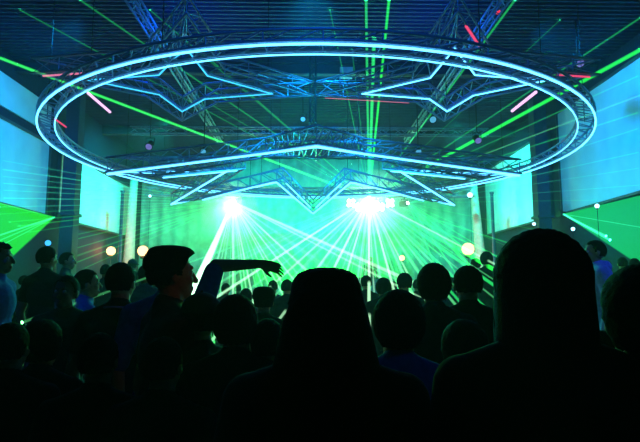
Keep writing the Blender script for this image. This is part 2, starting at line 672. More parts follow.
def projector_body(t, d, s=1.0):
    """housing with a front lens, yoke and clamp, looking along d (thing at the lens)"""
    d = d.normalized()
    q = d.to_track_quat('Y', 'Z').to_matrix().to_4x4()
    bm = NB()
    box(bm, (-0.14 * s, -0.46 * s, -0.11 * s), (0.14 * s, -0.03 * s, 0.11 * s), mtx=q)
    for k in range(5):
        z = (-0.08 + 0.04 * k) * s
        box(bm, (-0.15 * s, -0.40 * s, z - 0.006 * s), (0.15 * s, -0.15 * s, z + 0.006 * s), mtx=q)
    hs = obj('housing', bm, M['black'], t)
    bm = NB()
    lathe(bm, d * (-0.035 * s), [(0.075 * s, 0), (0.085 * s, 0.02 * s), (0.06 * s, 0.03 * s)], 16, d)
    obj('lens', bm, M['lens'], hs)
    bm = NB()
    c = d * (-0.25 * s)
    side = d.cross(Vector((0, 0, 1))).normalized() * 0.19 * s
    tube(bm, [c + side, c + side + Vector((0, 0, 0.2 * s)), c - side + Vector((0, 0, 0.2 * s)), c - side], 0.016 * s, seg=6)
    tube(bm, [c + Vector((0, 0, 0.2 * s)), c + Vector((0, 0, 0.30 * s))], 0.03 * s, seg=8)
    obj('yoke', bm, M['black'], t)


def room_hit(o, px, py, near=6.0):
    """where the sight line through a pixel meets the ceiling or a side wall, for aiming a beam"""
    d = ray(px, py)
    best = None
    for num, den in ((ZC - 0.01 - CAM_Z, d.z), (WX - 0.03, d.x), (-WX + 0.03, d.x)):
        if abs(den) > 1e-6:
            k = num / den
            if k > 0 and (best is None or k < best):
                best = k
    return CAM + d * best


def beams(t, origin, lst, r=0.03):
    for e, kind, rr in lst:
        d = e - origin
        if e.z > origin.z and kind in ('white', 'pale'):
            rr = (rr, 0.002)
        elif e.y > 4.0 and abs(e.x) < WX - 0.3 and 0.5 < e.z < ZC - 0.3:
            # run on to the floor, the ceiling, a wall or the first rows
            ks = [(3.9 - origin.y) / d.y]
            if d.z < 0:
                ks.append((0.02 - origin.z) / d.z)
            elif d.z > 0:
                ks.append((ZC - 0.01 - origin.z) / d.z)
            if abs(d.x) > 1e-4:
                ks.append(((WX - 0.03) * (1 if d.x > 0 else -1) - origin.x) / d.x)
            e = origin + d * min(k for k in ks if k > 0)
        r0, r1 = (rr if isinstance(rr, tuple) else (rr, rr))
        obj('laser_beam' if kind in ('green', 'thin', 'aqua') else 'light_beam', beam_bm(Vector(), e - origin, r0, r1), B[kind], t)


# main laser, right of centre
LA = at_y(369, 198, 19.15)
la = thing('laser_projector', 'laser projector right of centre on the stage truss with widest green burst', 'laser', LA, 0, 'laser projectors')
projector_body(la, Vector((-0.1, -1, -0.25)), 1.1)
lst = []
for (x, y, k, r) in ((0, 58, 'green', 0.045), (80, 0, 'thin', 0.022), (20, 10, 'thin', 0.018), (205, 55, 'thin', 0.022), (150, 10, 'thin', 0.016),
                     (212, 105, 'thin', 0.02), (640, 50, 'green', 0.055), (640, 18, 'thin', 0.024), (640, 75, 'thin', 0.02), (515, 0, 'thin', 0.028),
                     (640, 112, 'thin', 0.022), (389, 0, 'green', 0.035), (366, 0, 'thin', 0.035), (560, 20, 'thin', 0.014), (330, 10, 'thin', 0.016), (352, 50, 'thin', 0.014), (374, 40, 'thin', 0.05)):
    lst.append((room_hit(LA, x, y), k, r))
for (x, y, yy, k, r) in ((290, 280, 9, 'pale', 0.02), (312, 275, 9, 'white', 0.022), (330, 276, 8, 'white', 0.024), (345, 278, 8, 'white', 0.02), (358, 276, 8, 'pale', 0.022),
                         (369, 280, 8, 'white', 0.026), (380, 280, 8, 'pale', 0.02), (390, 276, 8, 'white', 0.022), (404, 275, 8, 'pale', 0.022), (418, 272, 8, 'pale', 0.02), (432, 270, 9, 'thin', 0.022), (452, 276, 9, 'thin', 0.022),
                         (475, 272, 9, 'thin', 0.03), (486, 265, 9, 'green', 0.04), (270, 262, 10, 'white', 0.022), (252, 250, 11, 'pale', 0.018), (290, 236, 12, 'pale', 0.016), (510, 262, 10, 'thin', 0.02), (530, 250, 10, 'thin', 0.018),
                         (316, 160, 16, 'white', 0.018), (336, 156, 16, 'white', 0.016), (352, 164, 16, 'white', 0.016), (326, 174, 16, 'pale', 0.018), (300, 172, 16, 'pale', 0.016), (345, 150, 16, 'pale', 0.014)):
    lst.append((at_y(x, y, yy), k, r))
for k in range(26):
    a = math.radians(-160 + 132 * (k + 0.5) / 26 + random.uniform(-2.2, 2.2))
    lst.append((at_y(369 + 95 * math.cos(a), 200 - 80 * math.sin(a) * 1.0, random.uniform(9, 12)), random.choice(('white', 'pale', 'pale')), random.uniform(0.012, 0.024)))
for k in range(14):
    a = math.radians(20 + 140 * k / 13)
    lst.append((at_y(369 + 44 * math.cos(a), 196 - 40 * math.sin(a), 15.5), 'pale', 0.016))
beams(la, LA, lst)

for k, (bx, by, lab) in enumerate(((351, 203, 'first'), (360, 207, 'second'), (380, 207, 'third'), (390, 203, 'fourth'))):  # blinders added to give the main burst its blown-out white
    c_ = at_y(bx, by, 19.0)
    t = thing('added_blinder', lab + ' from the left of four added white blinders under the main burst', 'spotlight', c_, 0, 'added white blinders')
    bm = NB(); box(bm, (-0.16, 0.0, -0.16), (0.16, 0.16, 0.16)); hs = obj('housing', bm, M['black'], t)
    for ix in (-1, 1):
        for iz in (-1, 1):
            bm = NB(); lathe(bm, (ix * 0.08, -0.005, iz * 0.08), [(0.072, 0), (0.06, 0.02), (0.02, 0.03)], 12, Vector((0, -1, 0))); obj('lamp', bm, M['lens'], hs)
    bm = NB(); tube(bm, [Vector((0, 0.08, 0.16)), Vector((0, 0.3, 5.0 - c_.z))], 0.018, seg=6); obj('bracket', bm, M['black'], t)
# second laser, left of centre: downward burst and thin rays to the left wall
LB = at_y(233, 202, 19.15)
lb = thing('laser_projector', 'laser projector left of centre on the stage truss with broad white beam', 'laser', LB, 0, 'laser projectors')
projector_body(lb, Vector((-0.2, -1, -0.35)), 1.1)
lst = []
for (x, y, yy, k, r) in ((203, 270, 14, 'white', (0.04, 0.17)), (345, 252, 12, 'white', (0.03, 0.05)), (360, 262, 12, 'pale', (0.02, 0.03)), (222, 280, 11, 'pale', 0.02), (233, 290, 10, 'white', 0.022), (242, 288, 10, 'pale', 0.02),
                         (250, 285, 10, 'white', 0.02), (262, 285, 10, 'pale', 0.018), (275, 280, 10, 'white', 0.018), (290, 276, 10, 'pale', 0.018), (305, 270, 10, 'white', 0.016), (322, 264, 11, 'pale', 0.018),
                         (212, 280, 12, 'pale', 0.02)):
    lst.append((at_y(x, y, yy), k, r))
for (x, y, k, r) in ((0, 169, 'aqua', 0.018), (0, 183, 'aqua', 0.016), (0, 190, 'aqua', 0.013), (0, 198, 'aqua', 0.016), (0, 207, 'aqua', 0.014), (10, 222, 'thin', 0.016), (30, 232, 'thin', 0.016), (70, 236, 'thin', 0.018), (70, 250, 'thin', 0.02), (75, 263, 'thin', 0.022), (0, 214, 'thin', 0.014), (40, 268, 'thin', 0.016), (0, 176, 'aqua', 0.012), (20, 226, 'thin', 0.02), (60, 243, 'thin', 0.02), (75, 257, 'thin', 0.016), (85, 268, 'thin', 0.018), (0, 160, 'aqua', 0.012)):
    lst.append((room_hit(LB, x, y), k, r))
for k in range(16):
    a = math.radians(-112 + 84 * (k + 0.5) / 16 + random.uniform(-2, 2))
    lst.append((at_y(233 + 90 * math.cos(a), 202 - 80 * math.sin(a), random.uniform(10, 13)), random.choice(('white', 'pale')), random.uniform(0.012, 0.022)))
beams(lb, LB, lst)

# thin rays to the right wall from a third unit
LCx = at_y(408, 203, 19.15)
lc = thing('laser_projector', 'small laser projector next right of the burst raking rays across the right wall', 'laser', LCx, 0, 'laser projectors')
projector_body(lc, Vector((0.6, -1, 0.0)), 0.8)
lst = []
for (x, y, k, r) in ((640, 128, 'aqua', 0.013), (640, 152, 'aqua', 0.013), (640, 168, 'aqua', 0.010), (640, 185, 'aqua', 0.010), (600, 200, 'thin', 0.012), (560, 235, 'thin', 0.014), (520, 252, 'thin', 0.016)):
    lst.append((room_hit(LCx, x, y), k, r))
for (x, y, yy, k, r) in ((472, 268, 13, 'green', 0.035), (482, 262, 13, 'thin', 0.025), (455, 272, 13, 'thin', 0.022), (495, 256, 13, 'thin', 0.018), (440, 276, 13, 'thin', 0.022)):
    lst.append((at_y(x, y, yy), k, r))
beams(lc, LCx, lst)


# side sheet lasers fixed to the pillars
def sheet_laser(s, apex, tops, lab, m, rays):
    t = thing('sheet_laser', lab, 'laser', apex, 0, 'sheet lasers on the pillars')
    bm = NB()
    box(bm, (-0.07, -0.02, -0.07), (0.07, 0.24, 0.07))
    box(bm, (-0.03, 0.10, 0.07), (0.03, 0.20, 0.13))
    obj('housing', bm, M['black'], t)
    bm = NB()
    a, b = tops
    th = 0.03
    v = [bm.verts.new((sx * th, 0, 0)) for sx in (-1, 1)]
    va = [bm.verts.new(a - apex + Vector((sx * th, 0, 0))) for sx in (-1, 1)]
    vb = [bm.verts.new(b - apex + Vector((sx * th, 0, 0))) for sx in (-1, 1)]
    bm.faces.new((v[0], va[0], vb[0])); bm.faces.new((v[1], vb[1], va[1]))
    bm.faces.new((v[0], v[1], va[1], va[0])); bm.faces.new((va[0], va[1], vb[1], vb[0])); bm.faces.new((vb[0], vb[1], v[1], v[0]))
    obj('light_sheet', bm, m, t)
    for e, r in rays:
        obj('laser_beam', beam_bm(Vector(), e - apex, r, r), B['aqua'], t)


def at_x(px, py, x):
    d = ray(px, py)
    return CAM + d * (x / d.x)


XL, XR = -7.1, 7.1
ap = at_x(55, 217, XL)
sheet_laser(-1, ap, (at_x(-30, 195, XL), at_x(-30, 296, XL)), 'green sheet laser fixed by the left pillar throwing a bright green fan', B['sheet'], [(at_x(-30, 245, XL + 0.02), 0.02), (at_x(-30, 253, XL + 0.03), 0.014), (at_x(-30, 262, XL + 0.03), 0.012)])
ap = at_x(563, 214, XR)
sheet_laser(1, ap, (at_x(680, 186, XR), at_x(680, 292, XR)), 'green sheet laser fixed by the right pillar throwing an aqua green fan', B['sheet2'], [(at_x(610, 240, XR), 0.03), (at_x(606, 236, XR - 0.05), 0.025), (at_x(680, 234, XR), 0.012)])


# small lamps ---------------------------------------------------------------
def globe_lamp(px, py, y, r, m, label, group, power=0, col=(1, 0.26, 0.09), wall=True):
    p = at_y(px, py, y)
    t = thing('wall_lamp', label, 'lamp', p, 0, group)
    bm = NB(); ball(bm, (0, 0, 0), r); obj('globe', bm, m, t)
    bm = NB()
    lathe(bm, (0, 0, -r * 0.9), [(r * 0.3, 0), (r * 0.55, -r * 0.3), (r * 0.4, -r * 0.6)], 12)
    tube(bm, [Vector((0, 0, -r * 1.4)), Vector((0, 0, -p.z + 0.02))], 0.006, seg=6)
    lathe(bm, (0, 0, -p.z + 0.01), [(0.14, -0.01), (0.14, 0.02), (0.03, 0.04)], 14)
    obj('stand', bm, M['black'], t)
    if power:
        ld = bpy.data.lights.new('lamp_bulb', 'POINT')
        ld.energy = power; ld.color = col; ld.shadow_soft_size = r
        lo = bpy.data.objects.new('lamp_bulb', ld); C.objects.link(lo)
        lo.location = p + Vector((0, -r - 0.12, 0.02))
    return t


WG = 'warm globe lamps by the back corners'
globe_lamp(111, 251, 19.0, 0.16, M['lampw'], 'warm glowing globe lamp left of the left fabric column', WG, 34)
globe_lamp(143, 251, 19.0, 0.19, M['lampw'], 'warm glowing globe lamp right of the left fabric column', WG, 38)
globe_lamp(468, 249, 19.0, 0.22, M['lampw'], 'large warm globe lamp beside the right fabric column', WG, 44)
globe_lamp(470, 195, 18.9, 0.10, M['lampc'], 'tall white lamp above the warm globe by the right fabric column', 'white lamps on tall stands', 3, (0.6, 0.9, 1))
globe_lamp(150, 196, 18.9, 0.05, M['lampc'], 'tiny white lamp high beside the left fabric column', 'white lamps on tall stands')
globe_lamp(402, 258, 19.7, 0.10, M['lampw'], 'small yellow lamp glowing before the stage right of centre', 'low lamps before the stage')
BG = 'small blue lamps by the left pillar'
globe_lamp(48, 243, 13.0, 0.07, M['lampb'], 'small blue lamp left of the left pillar', BG)
globe_lamp(73, 243, 16.0, 0.08, M['lampb'], 'small blue lamp right of the left pillar', BG)
WG2 = 'white lamps along the right wall'
globe_lamp(597, 206, 11.5, 0.05, M['lampc'], 'small white lamp highest before the right wall', WG2)
globe_lamp(573, 229, 13.6, 0.05, M['lampc'], 'small white lamp just right of the right pillar', WG2)
globe_lamp(534, 224, 14.0, 0.045, M['lampc'], 'small white lamp left of the right pillar', WG2)


# hanging spotlights
def hang_can(px, py, y, m, label, group, z1=None, s=1.0):
    p = at_y(px, py, y)
    t = thing('spotlight', label, 'spotlight', p, 0, group)
    ax = Vector((0, -0.8, -0.6)).normalized()
    bm = NB(); lathe(bm, -ax * 0.16 * s, [(0.05 * s, 0), (0.09 * s, 0.03 * s), (0.10 * s, 0.28 * s), (0.11 * s, 0.30 * s)], 16, ax); hs = obj('housing', bm, M['black'], t)
    bm = NB(); lathe(bm, ax * 0.135 * s, [(0.095 * s, 0), (0.08 * s, 0.02 * s)], 16, ax); obj('lens', bm, m, hs)
    bm = NB()
    tube(bm, [Vector((-0.12 * s, 0, 0)), Vector((-0.12 * s, 0, 0.2 * s)), Vector((0.12 * s, 0, 0.2 * s)), Vector((0.12 * s, 0, 0))], 0.012 * s, seg=6)
    zt = (z1 or ZC) - p.z
    tube(bm, [Vector((0, 0, 0.2 * s)), Vector((0, 0, zt))], 0.016, seg=6)
    obj('yoke', bm, M['black'], t)
    return t


HG = 'spotlights hanging inside the ring'
hang_can(150, 145, 14.5, M['lampv'], 'violet spotlight hanging on a rod left of the six-pointed star', HG, s=1.0)
hang_can(477, 139, 14.5, M['lampv'], 'violet spotlight hanging on a rod right of the six-pointed star', HG, s=1.0)
hang_can(578, 62, 10.6, M['lampv'], 'violet spotlight under the ceiling beyond the right side of the ring', HG, s=0.9)
hang_can(186, 36, 8.6, M['lampd'], 'spotlight hanging near the top point of the left star', HG, s=0.6)
hang_can(432, 118, 14.0, M['lampd'], 'white spotlight hanging under the right star', HG, s=1.0)
hang_can(204, 150, 14.0, M['lampd'], 'white spotlight hanging just above left arm of the six-pointed star', HG, s=0.8)
hang_can(303, 118, 13.6, M['lampb'], 'blue spotlight hanging beneath the touching star tips', HG, s=0.7)
hang_can(418, 150, 14.0, M['lampd'], 'white spotlight hanging just above right arm of the six-pointed star', HG, s=0.8)
# red lamp on the ceiling
p = at_z(498, 12, ZC - 0.06)
t = thing('ceiling_lamp', 'tiny red indicator lamp on the ceiling above the right star', 'lamp', p)
bm = NB(); ball(bm, (0, 0, 0), 0.05); obj('bulb', bm, M['lampr'], t)
bm = NB(); lathe(bm, (0, 0, 0.03), [(0.07, 0), (0.07, 0.04)], 12); obj('base', bm, M['black'], t)
# pale box (video projector) hung high in the centre
p = at_y(346, 73, 13.0)
t = thing('video_projector', 'small pale video projector hanging from ceiling behind the ring', 'projector', p)
bm = NB(); box(bm, (-0.17, -0.2, -0.08), (0.17, 0.2, 0.08)); lathe(bm, (0.06, -0.2, 0), [(0.05, 0), (0.05, -0.04 + 0.08)], 12, Vector((0, -1, 0)))
obj('housing', bm, M['screen'], t)
bm = NB(); tube(bm, [Vector((0, 0, 0.08)), Vector((0, 0, ZC - p.z))], 0.02, seg=8); obj('mount_pole', bm, M['black'], t)


# fabric columns in the back corners + poles
def fabric_column(px0, px1, ytop, ybot, y, label):
    a, b = at_y(px0, ytop, y), at_y(px1, ybot, y)
    bm = NB()
    seg, n = 28, 14
    rings = []
    for i in range(n + 1):
        k = i / n
        c = Vector((b.x, b.y, 0.0)).lerp(Vector((a.x, a.y, 5.8)), k)
        r = 0.36 * (1 - k) + 0.14 * k - 0.06 * math.sin(PI * k)
        rings.append([bm.verts.new(c + Vector((math.cos(2 * PI * s / seg), math.sin(2 * PI * s / seg), 0)) * r * (1 + 0.06 * math.cos(s * PI))) for s in range(seg)])
    for q0, q1 in zip(rings, rings[1:]):
        for s in range(seg):
            bm.faces.new((q0[s], q0[(s + 1) % seg], q1[(s + 1) % seg], q1[s])).smooth = True
    bm.faces.new(rings[0][::-1]); bm.faces.new(rings[-1])
    return tag(obj('fabric_column', bm, M['drape']), label, 'column', 'draped fabric columns')


fabric_column(134, 127, 186, 262, 19.9, 'pale tapering fabric column lit warm between two globe lamps')
fabric_column(473, 485, 190, 262, 19.9, 'pale tapering fabric column lit pink right of the stage')
for px, y, lab in ((120, 18.4, 'thin dark pole left of the left fabric column'), (494, 18.4, 'thin pole right of the right fabric column')):
    p = at_y(px, 250, y)
    bm = NB()
    lathe(bm, (p.x, p.y, 0), [(0.2, 0.0), (0.2, 0.03), (0.06, 0.05), (0.055, 4.9), (0.075, 4.92), (0.075, 4.98)], 14)
    tag(obj('pole', bm, M['pillar']), lab, 'pole', 'thin poles by the back corners')

# DJ desk
t = thing('dj_desk', 'dark mixing desk on the stage behind the crowd', 'desk', (1.9, 20.4, 1.02))
bm = NB(); box(bm, (-0.9, -0.3, 0.86), (0.9, 0.4, 0.92)); obj('desk_top', bm, M['black'], t)
bm = NB(); box(bm, (-0.85, -0.26, 0), (0.85, -0.22, 0.86)); obj('front_panel', bm, M['frame'], t)
for x in (-0.82, 0.82):
    bm = NB(); box(bm, (x - 0.03, -0.2, 0), (x + 0.03, 0.36, 0.86)); obj('side_panel', bm, M['black'], t)

# ------------------------------------------------------------------ people


def remesh(bm, name, voxel, smooth=6, keep=None):
    bmesh.ops.recalc_face_normals(bm, faces=bm.faces)
    me = bpy.data.meshes.new(name)
    bm.to_mesh(me); bm.free()
    o = bpy.data.objects.new(name, me)
    C.objects.link(o)
    md = o.modifiers.new('r', 'REMESH')
    md.mode = 'VOXEL'; md.voxel_size = voxel; md.use_smooth_shade = True
    if smooth:
        sm = o.modifiers.new('s', 'SMOOTH'); sm.factor = 0.5; sm.iterations = smooth
    dg = bpy.context.evaluated_depsgraph_get()
    out_ = bpy.data.meshes.new_from_object(o.evaluated_get(dg))
    bpy.data.objects.remove(o)
    bpy.data.meshes.remove(me)
    out_.name = name
    return out_


EYE = ((-0.031, 0.082, 1.643), (0.031, 0.082, 1.643))


def hand(bm, w, d, n, side, curl=0.5):
    """palm + four fingers + thumb. w wrist, d hand direction, n palm normal (palm side), side = thumb direction"""
    w, d, n = Vector(w), Vector(d).normalized(), Vector(n)
    n = (n - d * d.dot(n)).normalized()
    t = Vector(side); t = (t - d * d.dot(t) - n * n.dot(t)).normalized()
    cone_cap(bm, w - d * 0.02, w + d * 0.04, 0.027, 0.034, flat=(1.1, 0.55), ref=t)
    cone_cap(bm, w + d * 0.035, w + d * 0.078, 0.037, 0.036, flat=(1.08, 0.42), ref=t)
    for k, (ln, sp) in enumerate(((0.072, 0.033), (0.080, 0.0115), (0.074, -0.0105), (0.058, -0.032))):
        b = w + d * 0.085 + t * sp
        fan = t * (sp * 4.2)
        a1 = curl * (0.8 + 0.12 * k)
        d1 = (d * math.cos(a1) + n * math.sin(a1) + fan * 0.6).normalized()
        p1 = b + d1 * ln * 0.45
        a2 = a1 + curl * 0.9
        d2 = (d * math.cos(a2) + n * math.sin(a2) + fan * 0.6).normalized()
        p2 = p1 + d2 * ln * 0.32
        a3 = a2 + curl * 0.6
        d3 = (d * math.cos(a3) + n * math.sin(a3) + fan * 0.5).normalized()
        p3 = p2 + d3 * ln * 0.24
        cone_cap(bm, b - d * 0.02, p1, 0.0088, 0.0080, 8)
        cone_cap(bm, p1, p2, 0.0080, 0.0074, 8)
        cone_cap(bm, p2, p3, 0.0074, 0.0064, 8)
    b = w + d * 0.028 + t * 0.026
    p1 = b + (d * 0.75 + t * 0.75 + n * 0.25).normalized() * 0.040
    p2 = p1 + (d * 0.9 + t * 0.35 + n * 0.35).normalized() * 0.030
    cone_cap(bm, b, p1, 0.0125, 0.0100, 8)
    cone_cap(bm, p1, p2, 0.0100, 0.0080, 8)


POSES = {
    # shoulder, elbow, wrist for left and right arm ; hand dir, palm normal, thumb dir
    'stand': dict(L=((-0.185, -0.01, 1.41), (-0.245, -0.05, 1.12), (-0.245, 0.03, 0.87), (0, 0.15, -1), (1, 0, 0), (0, 1, 0)),
                  R=((0.185, -0.01, 1.41), (0.245, -0.05, 1.12), (0.245, 0.03, 0.87), (0, 0.15, -1), (-1, 0, 0), (0, 1, 0))),
    'reach': dict(L=((-0.185, -0.01, 1.41), (-0.245, -0.05, 1.12), (-0.245, 0.03, 0.87), (0, 0.15, -1), (1, 0, 0), (0, 1, 0)),
                  R=((0.185, 0.0, 1.43), (0.255, 0.06, 1.685), (0.50, 0.12, 1.70), (1, 0.10, -0.18), (-0.1, -0.75, -0.65), (0, 0.65, -0.75))),
    'drink': dict(L=((-0.185, -0.01, 1.41), (-0.245, -0.05, 1.12), (-0.245, 0.03, 0.87), (0, 0.15, -1), (1, 0, 0), (0, 1, 0)),
                  R=((0.185, -0.01, 1.41), (0.25, 0.14, 1.17), (0.10, 0.26, 1.42), (-0.45, 0.05, 0.9), (-0.3, -0.9, 0), (-0.7, 0.2, -0.4))),
}


def torso_prims(bm, g=0.0, female=False):
    ball(bm, (0, 0.0, 0.95), (0.165 + g, 0.118 + g, 0.13 + g))
    ball(bm, (0, -0.005, 1.10), (0.145 + g, 0.104 + g, 0.16 + g))
    ball(bm, (0, 0.0, 1.29), (0.172 + g, 0.118 + g, 0.17 + g))
    cone_cap(bm, (-0.155, -0.012, 1.405), (0.155, -0.012, 1.405), 0.066 + g, 0.066 + g)
    for s in (-1, 1):
        cone_cap(bm, (s * 0.03, -0.02, 1.475), (s * 0.16, -0.012, 1.425), 0.048 + g, 0.046 + g)


def arm_prims(bm, A, g=0.0, part=1.0):
    s, e, w = (Vector(v) for v in A[:3])
    k = min(1, part * 2)
    cone_cap(bm, s, s.lerp(e, k), 0.056 + g, 0.041 + (0.056 - 0.041) * (1 - k) + g)
    if part > 0.5:
        k = (part - 0.5) * 2
        cone_cap(bm, e, e.lerp(w, k), 0.041 + g, 0.027 + (0.014) * (1 - k) + g)


def leg_prims(bm, s, g=0.0, foot=True):
    cone_cap(bm, (s * 0.092, 0, 0.90), (s * 0.105, 0.012, 0.50), 0.088 + g, 0.058 + g)
    cone_cap(bm, (s * 0.105, 0.012, 0.50), (s * 0.112, -0.02, 0.09), 0.057 + g, 0.038 + g)
    ball(bm, (s * 0.107, -0.022, 0.37), (0.052 + g, 0.055 + g, 0.12))
    if foot:
        cone_cap(bm, (s * 0.112, -0.05, 0.045), (s * 0.128, 0.14, 0.034), 0.042, 0.032, flat=(1, 0.9))


def body_mesh(pose, skin):
    bm = NB()
    torso_prims(bm)
    for s in (-1, 1):
        leg_prims(bm, s)
    for A in (POSES[pose]['L'], POSES[pose]['R']):
        arm_prims(bm, A)
        hand(bm, A[2], A[3], A[4], A[5], 0.36 if A[3][0] == 1 else 0.45)
    cone_cap(bm, (0, -0.018, 1.43), (0, 0.004, 1.57), 0.062, 0.054)
    ball(bm, (0, -0.008, 1.655), (0.074, 0.095, 0.095))           # skull
    ball(bm, (0, 0.030, 1.605), (0.060, 0.066, 0.075))            # face
    ball(bm, (0, 0.058, 1.555), (0.034, 0.036, 0.030))            # chin
    cone_cap(bm, (0, 0.088, 1.650), (0, 0.112, 1.610), 0.010, 0.014, 10)   # nose
    cone_cap(bm, (-0.03, 0.078, 1.668), (0.03, 0.078, 1.668), 0.012, 0.012, 8)   # brow
    ball(bm, (0, 0.090, 1.578), (0.023, 0.012, 0.006))            # lips
    ball(bm, (0, 0.088, 1.567), (0.020, 0.012, 0.007))
    for s in (-1, 1):
        ball(bm, (s * 0.077, -0.008, 1.630), (0.010, 0.020, 0.032))
        ball(bm, (s * 0.036, 0.064, 1.612), (0.024, 0.024, 0.024))  # cheek
    me = remesh(bm, 'person_body', 0.0055, 3)
    # eye sockets, then eyeballs and lip colour inside the one body mesh
    bm = NB(); bm.from_mesh(me)
    bpy.data.meshes.remove(me)
    for v in bm.verts:
        for e in EYE:
            dd = (v.co - Vector(e)).length
            if dd < 0.022 and v.co.y > 0.05:
                v.co.y -= 0.007 * (1 - dd / 0.022)
    bm.faces.ensure_lookup_table()
    for f in bm.faces:
        c = f.calc_center_median()
        if abs(c.x) < 0.023 and 1.560 < c.z < 1.585 and c.y > 0.090:
            f.material_index = 2
        f.smooth = True
    for e in EYE:
        vs = ball(bm, (e[0], e[1] - 0.007, e[2]), 0.0125, 12, 8)
        for v in vs:
            for f in v.link_faces:
                f.material_index = 1
    return to_mesh('person_body', bm, skin, M['eye'], M['lip'])


def shirt_mesh(pose, part, g, hood=False):
    bm = NB()
    torso_prims(bm, g)
    ball(bm, (0, 0, 0.92), (0.172 + g, 0.124 + g, 0.10))
    for A in (POSES[pose]['L'], POSES[pose]['R']):
        arm_prims(bm, A, g, part)
    # collar
    cone_cap(bm, (0, -0.016, 1.46), (0, -0.012, 1.50), 0.066 + g * 0.5, 0.064 + g * 0.4)
    if hood:
        ball(bm, (0, -0.085, 1.485), (0.115, 0.060, 0.070))
        cone_cap(bm, (-0.075, -0.02, 1.50), (-0.03, 0.08, 1.44), 0.030, 0.024)
        cone_cap(bm, (0.075, -0.02, 1.50), (0.03, 0.08, 1.44), 0.030, 0.024)
    me = remesh(bm, 'shirt', 0.010, 4)
    return me


def trousers_mesh():
    bm = NB()
    ball(bm, (0, 0, 0.95), (0.175, 0.128, 0.12))
    for s in (-1, 1):
        leg_prims(bm, s, 0.014, False)
    return remesh(bm, 'trousers', 0.011, 4)


def shoe_mesh(s):
    bm = NB()
    cone_cap(bm, (s * 0.112, -0.05, 0.050), (s * 0.128, 0.15, 0.040), 0.052, 0.042, flat=(1, 0.9))
    cone_cap(bm, (s * 0.112, -0.03, 0.06), (s * 0.112, -0.025, 0.10), 0.052, 0.05)
    for v in bm.verts:
        v.co.z = max(v.co.z, 0.0)
    return remesh(bm, 'shoe', 0.008, 2)


HAIR_TOP = {'short': 0.012, 'flat': 0.030, 'round': 0.030, 'curly': 0.030, 'long': 0.022, 'cap': 0.016, 'spiky': 0.030, 'bob': 0.026, 'mane': 0.030}


def hair_mesh(style):
    bm = NB()
    bmesh.ops.create_icosphere(bm, subdivisions=5, radius=1.0)
    c = Vector((0, -0.008, 1.655))
    for v in bm.verts:
        n = v.co.normalized()
        rad = Vector((0.074, 0.095, 0.095))
        p = Vector((n.x * rad.x, n.y * rad.y, n.z * rad.z))
        g = HAIR_TOP[style]
        if style == 'short':
            g = 0.010 + 0.004 * noise.noise(n * 9)
        elif style == 'flat':
            g = 0.014 + 0.003 * noise.noise(n * 9) + (0.018 * max(0, n.z) ** 0.5 if n.z > 0 else 0)
        elif style == 'round':
            g = 0.026 + 0.004 * noise.noise(n * 8)
        elif style == 'curly':
            g = 0.022 + 0.014 * noise.noise(n * 6) + 0.008 * noise.noise(n * 14)
        elif style == 'spiky':
            g = 0.016 + 0.016 * abs(noise.noise(n * 12)) * max(0.2, n.z + 0.4)
        elif style in ('long', 'bob', 'mane'):
            g = (0.030 if style == 'mane' else 0.020) + 0.004 * noise.noise(n * 9)
        q = p + n * g
        if style == 'flat':
            if q.z > 0.07:
                q.z = 0.07 + 0.055 * (1 - math.exp(-(q.z - 0.07) / 0.035))
            k = 1 + 0.16 * max(0, n.z) ** 0.7
            q.x *= k; q.y *= k
        if style in ('long', 'bob', 'mane'):
            low = -0.26 if style == 'long' else -0.17
            if n.z < 0.0 and n.y < 0.45:
                k = min(1, -n.z * 1.6)
                q.z = -0.02 + (low + 0.02) * k * (1 if n.y < 0.2 else 0.7)
                w = 1.0 + 0.45 * k
                hx = math.hypot(n.x, n.y) + 1e-5
                flat_ = 0.098 if style == 'long' else 0.104
                q.x = n.x / hx * (flat_ + (0.004 if style == 'mane' else 0.030) * k) * min(1, hx * 1.5)
                q.y = n.y / hx * (0.118 + 0.01 * k) * min(1, hx * 1.5)
        if style == 'bob' and n.z > 0.3:
            q.x *= 1 + 0.22 * (n.z - 0.3)
            if q.z > 0.06:
                q.z = 0.06 + 0.065 * (1 - math.exp(-(q.z - 0.06) / 0.045))
        # hairline: sink the face, neck and ear zone inside the head
        front = n.y > 0.30 + 0.35 * max(0, n.z) and n.z < 0.62
        if style in ('long', 'bob', 'mane'):
            if front and n.y > 0.55:
                q = p * 0.80
        else:
            nape = n.z < (-0.80 if style == 'round' else -0.62) and n.y < 0.30
            side = style != 'round' and abs(n.x) > 0.55 and n.z < -0.22 and n.y > -0.15
            if front or nape or side:
                q = p * 0.82
        v.co = c + q
    for f in bm.faces:
        f.smooth = True
    return to_mesh('hair', bm, M['hair'])


def cap_mesh():
    bm = NB()
    c = Vector((0, -0.008, 1.675))
    prof = []
    seg = 32
    rings = []
    for i in range(9):
        t = PI / 2 * i / 8
        rings.append([bm.verts.new(c + Vector((0.092 * math.cos(t) * math.cos(2 * PI * s / seg), 0.112 * math.cos(t) * math.sin(2 * PI * s / seg), 0.095 * math.sin(t)))) for s in range(seg)])
    for q0, q1 in zip(rings, rings[1:]):
        for s in range(seg):
            bm.faces.new((q0[s], q0[(s + 1) % seg], q1[(s + 1) % seg], q1[s])).smooth = True
    bm.faces.new(rings[0][::-1])
    cone_cap(bm, c + Vector((0, 0.08, 0.004)), c + Vector((0, 0.165, -0.006)), 0.075, 0.060, 16, flat=(1.0, 0.10), ref=(1, 0, 0))
    ball(bm, c + Vector((0, 0, 0.096)), 0.008, 8, 6)
    return to_mesh('cap', bm, M['c_navy'])


MESH = {}


def get(key, fn):
    if key not in MESH:
        MESH[key] = fn()
    return MESH[key]


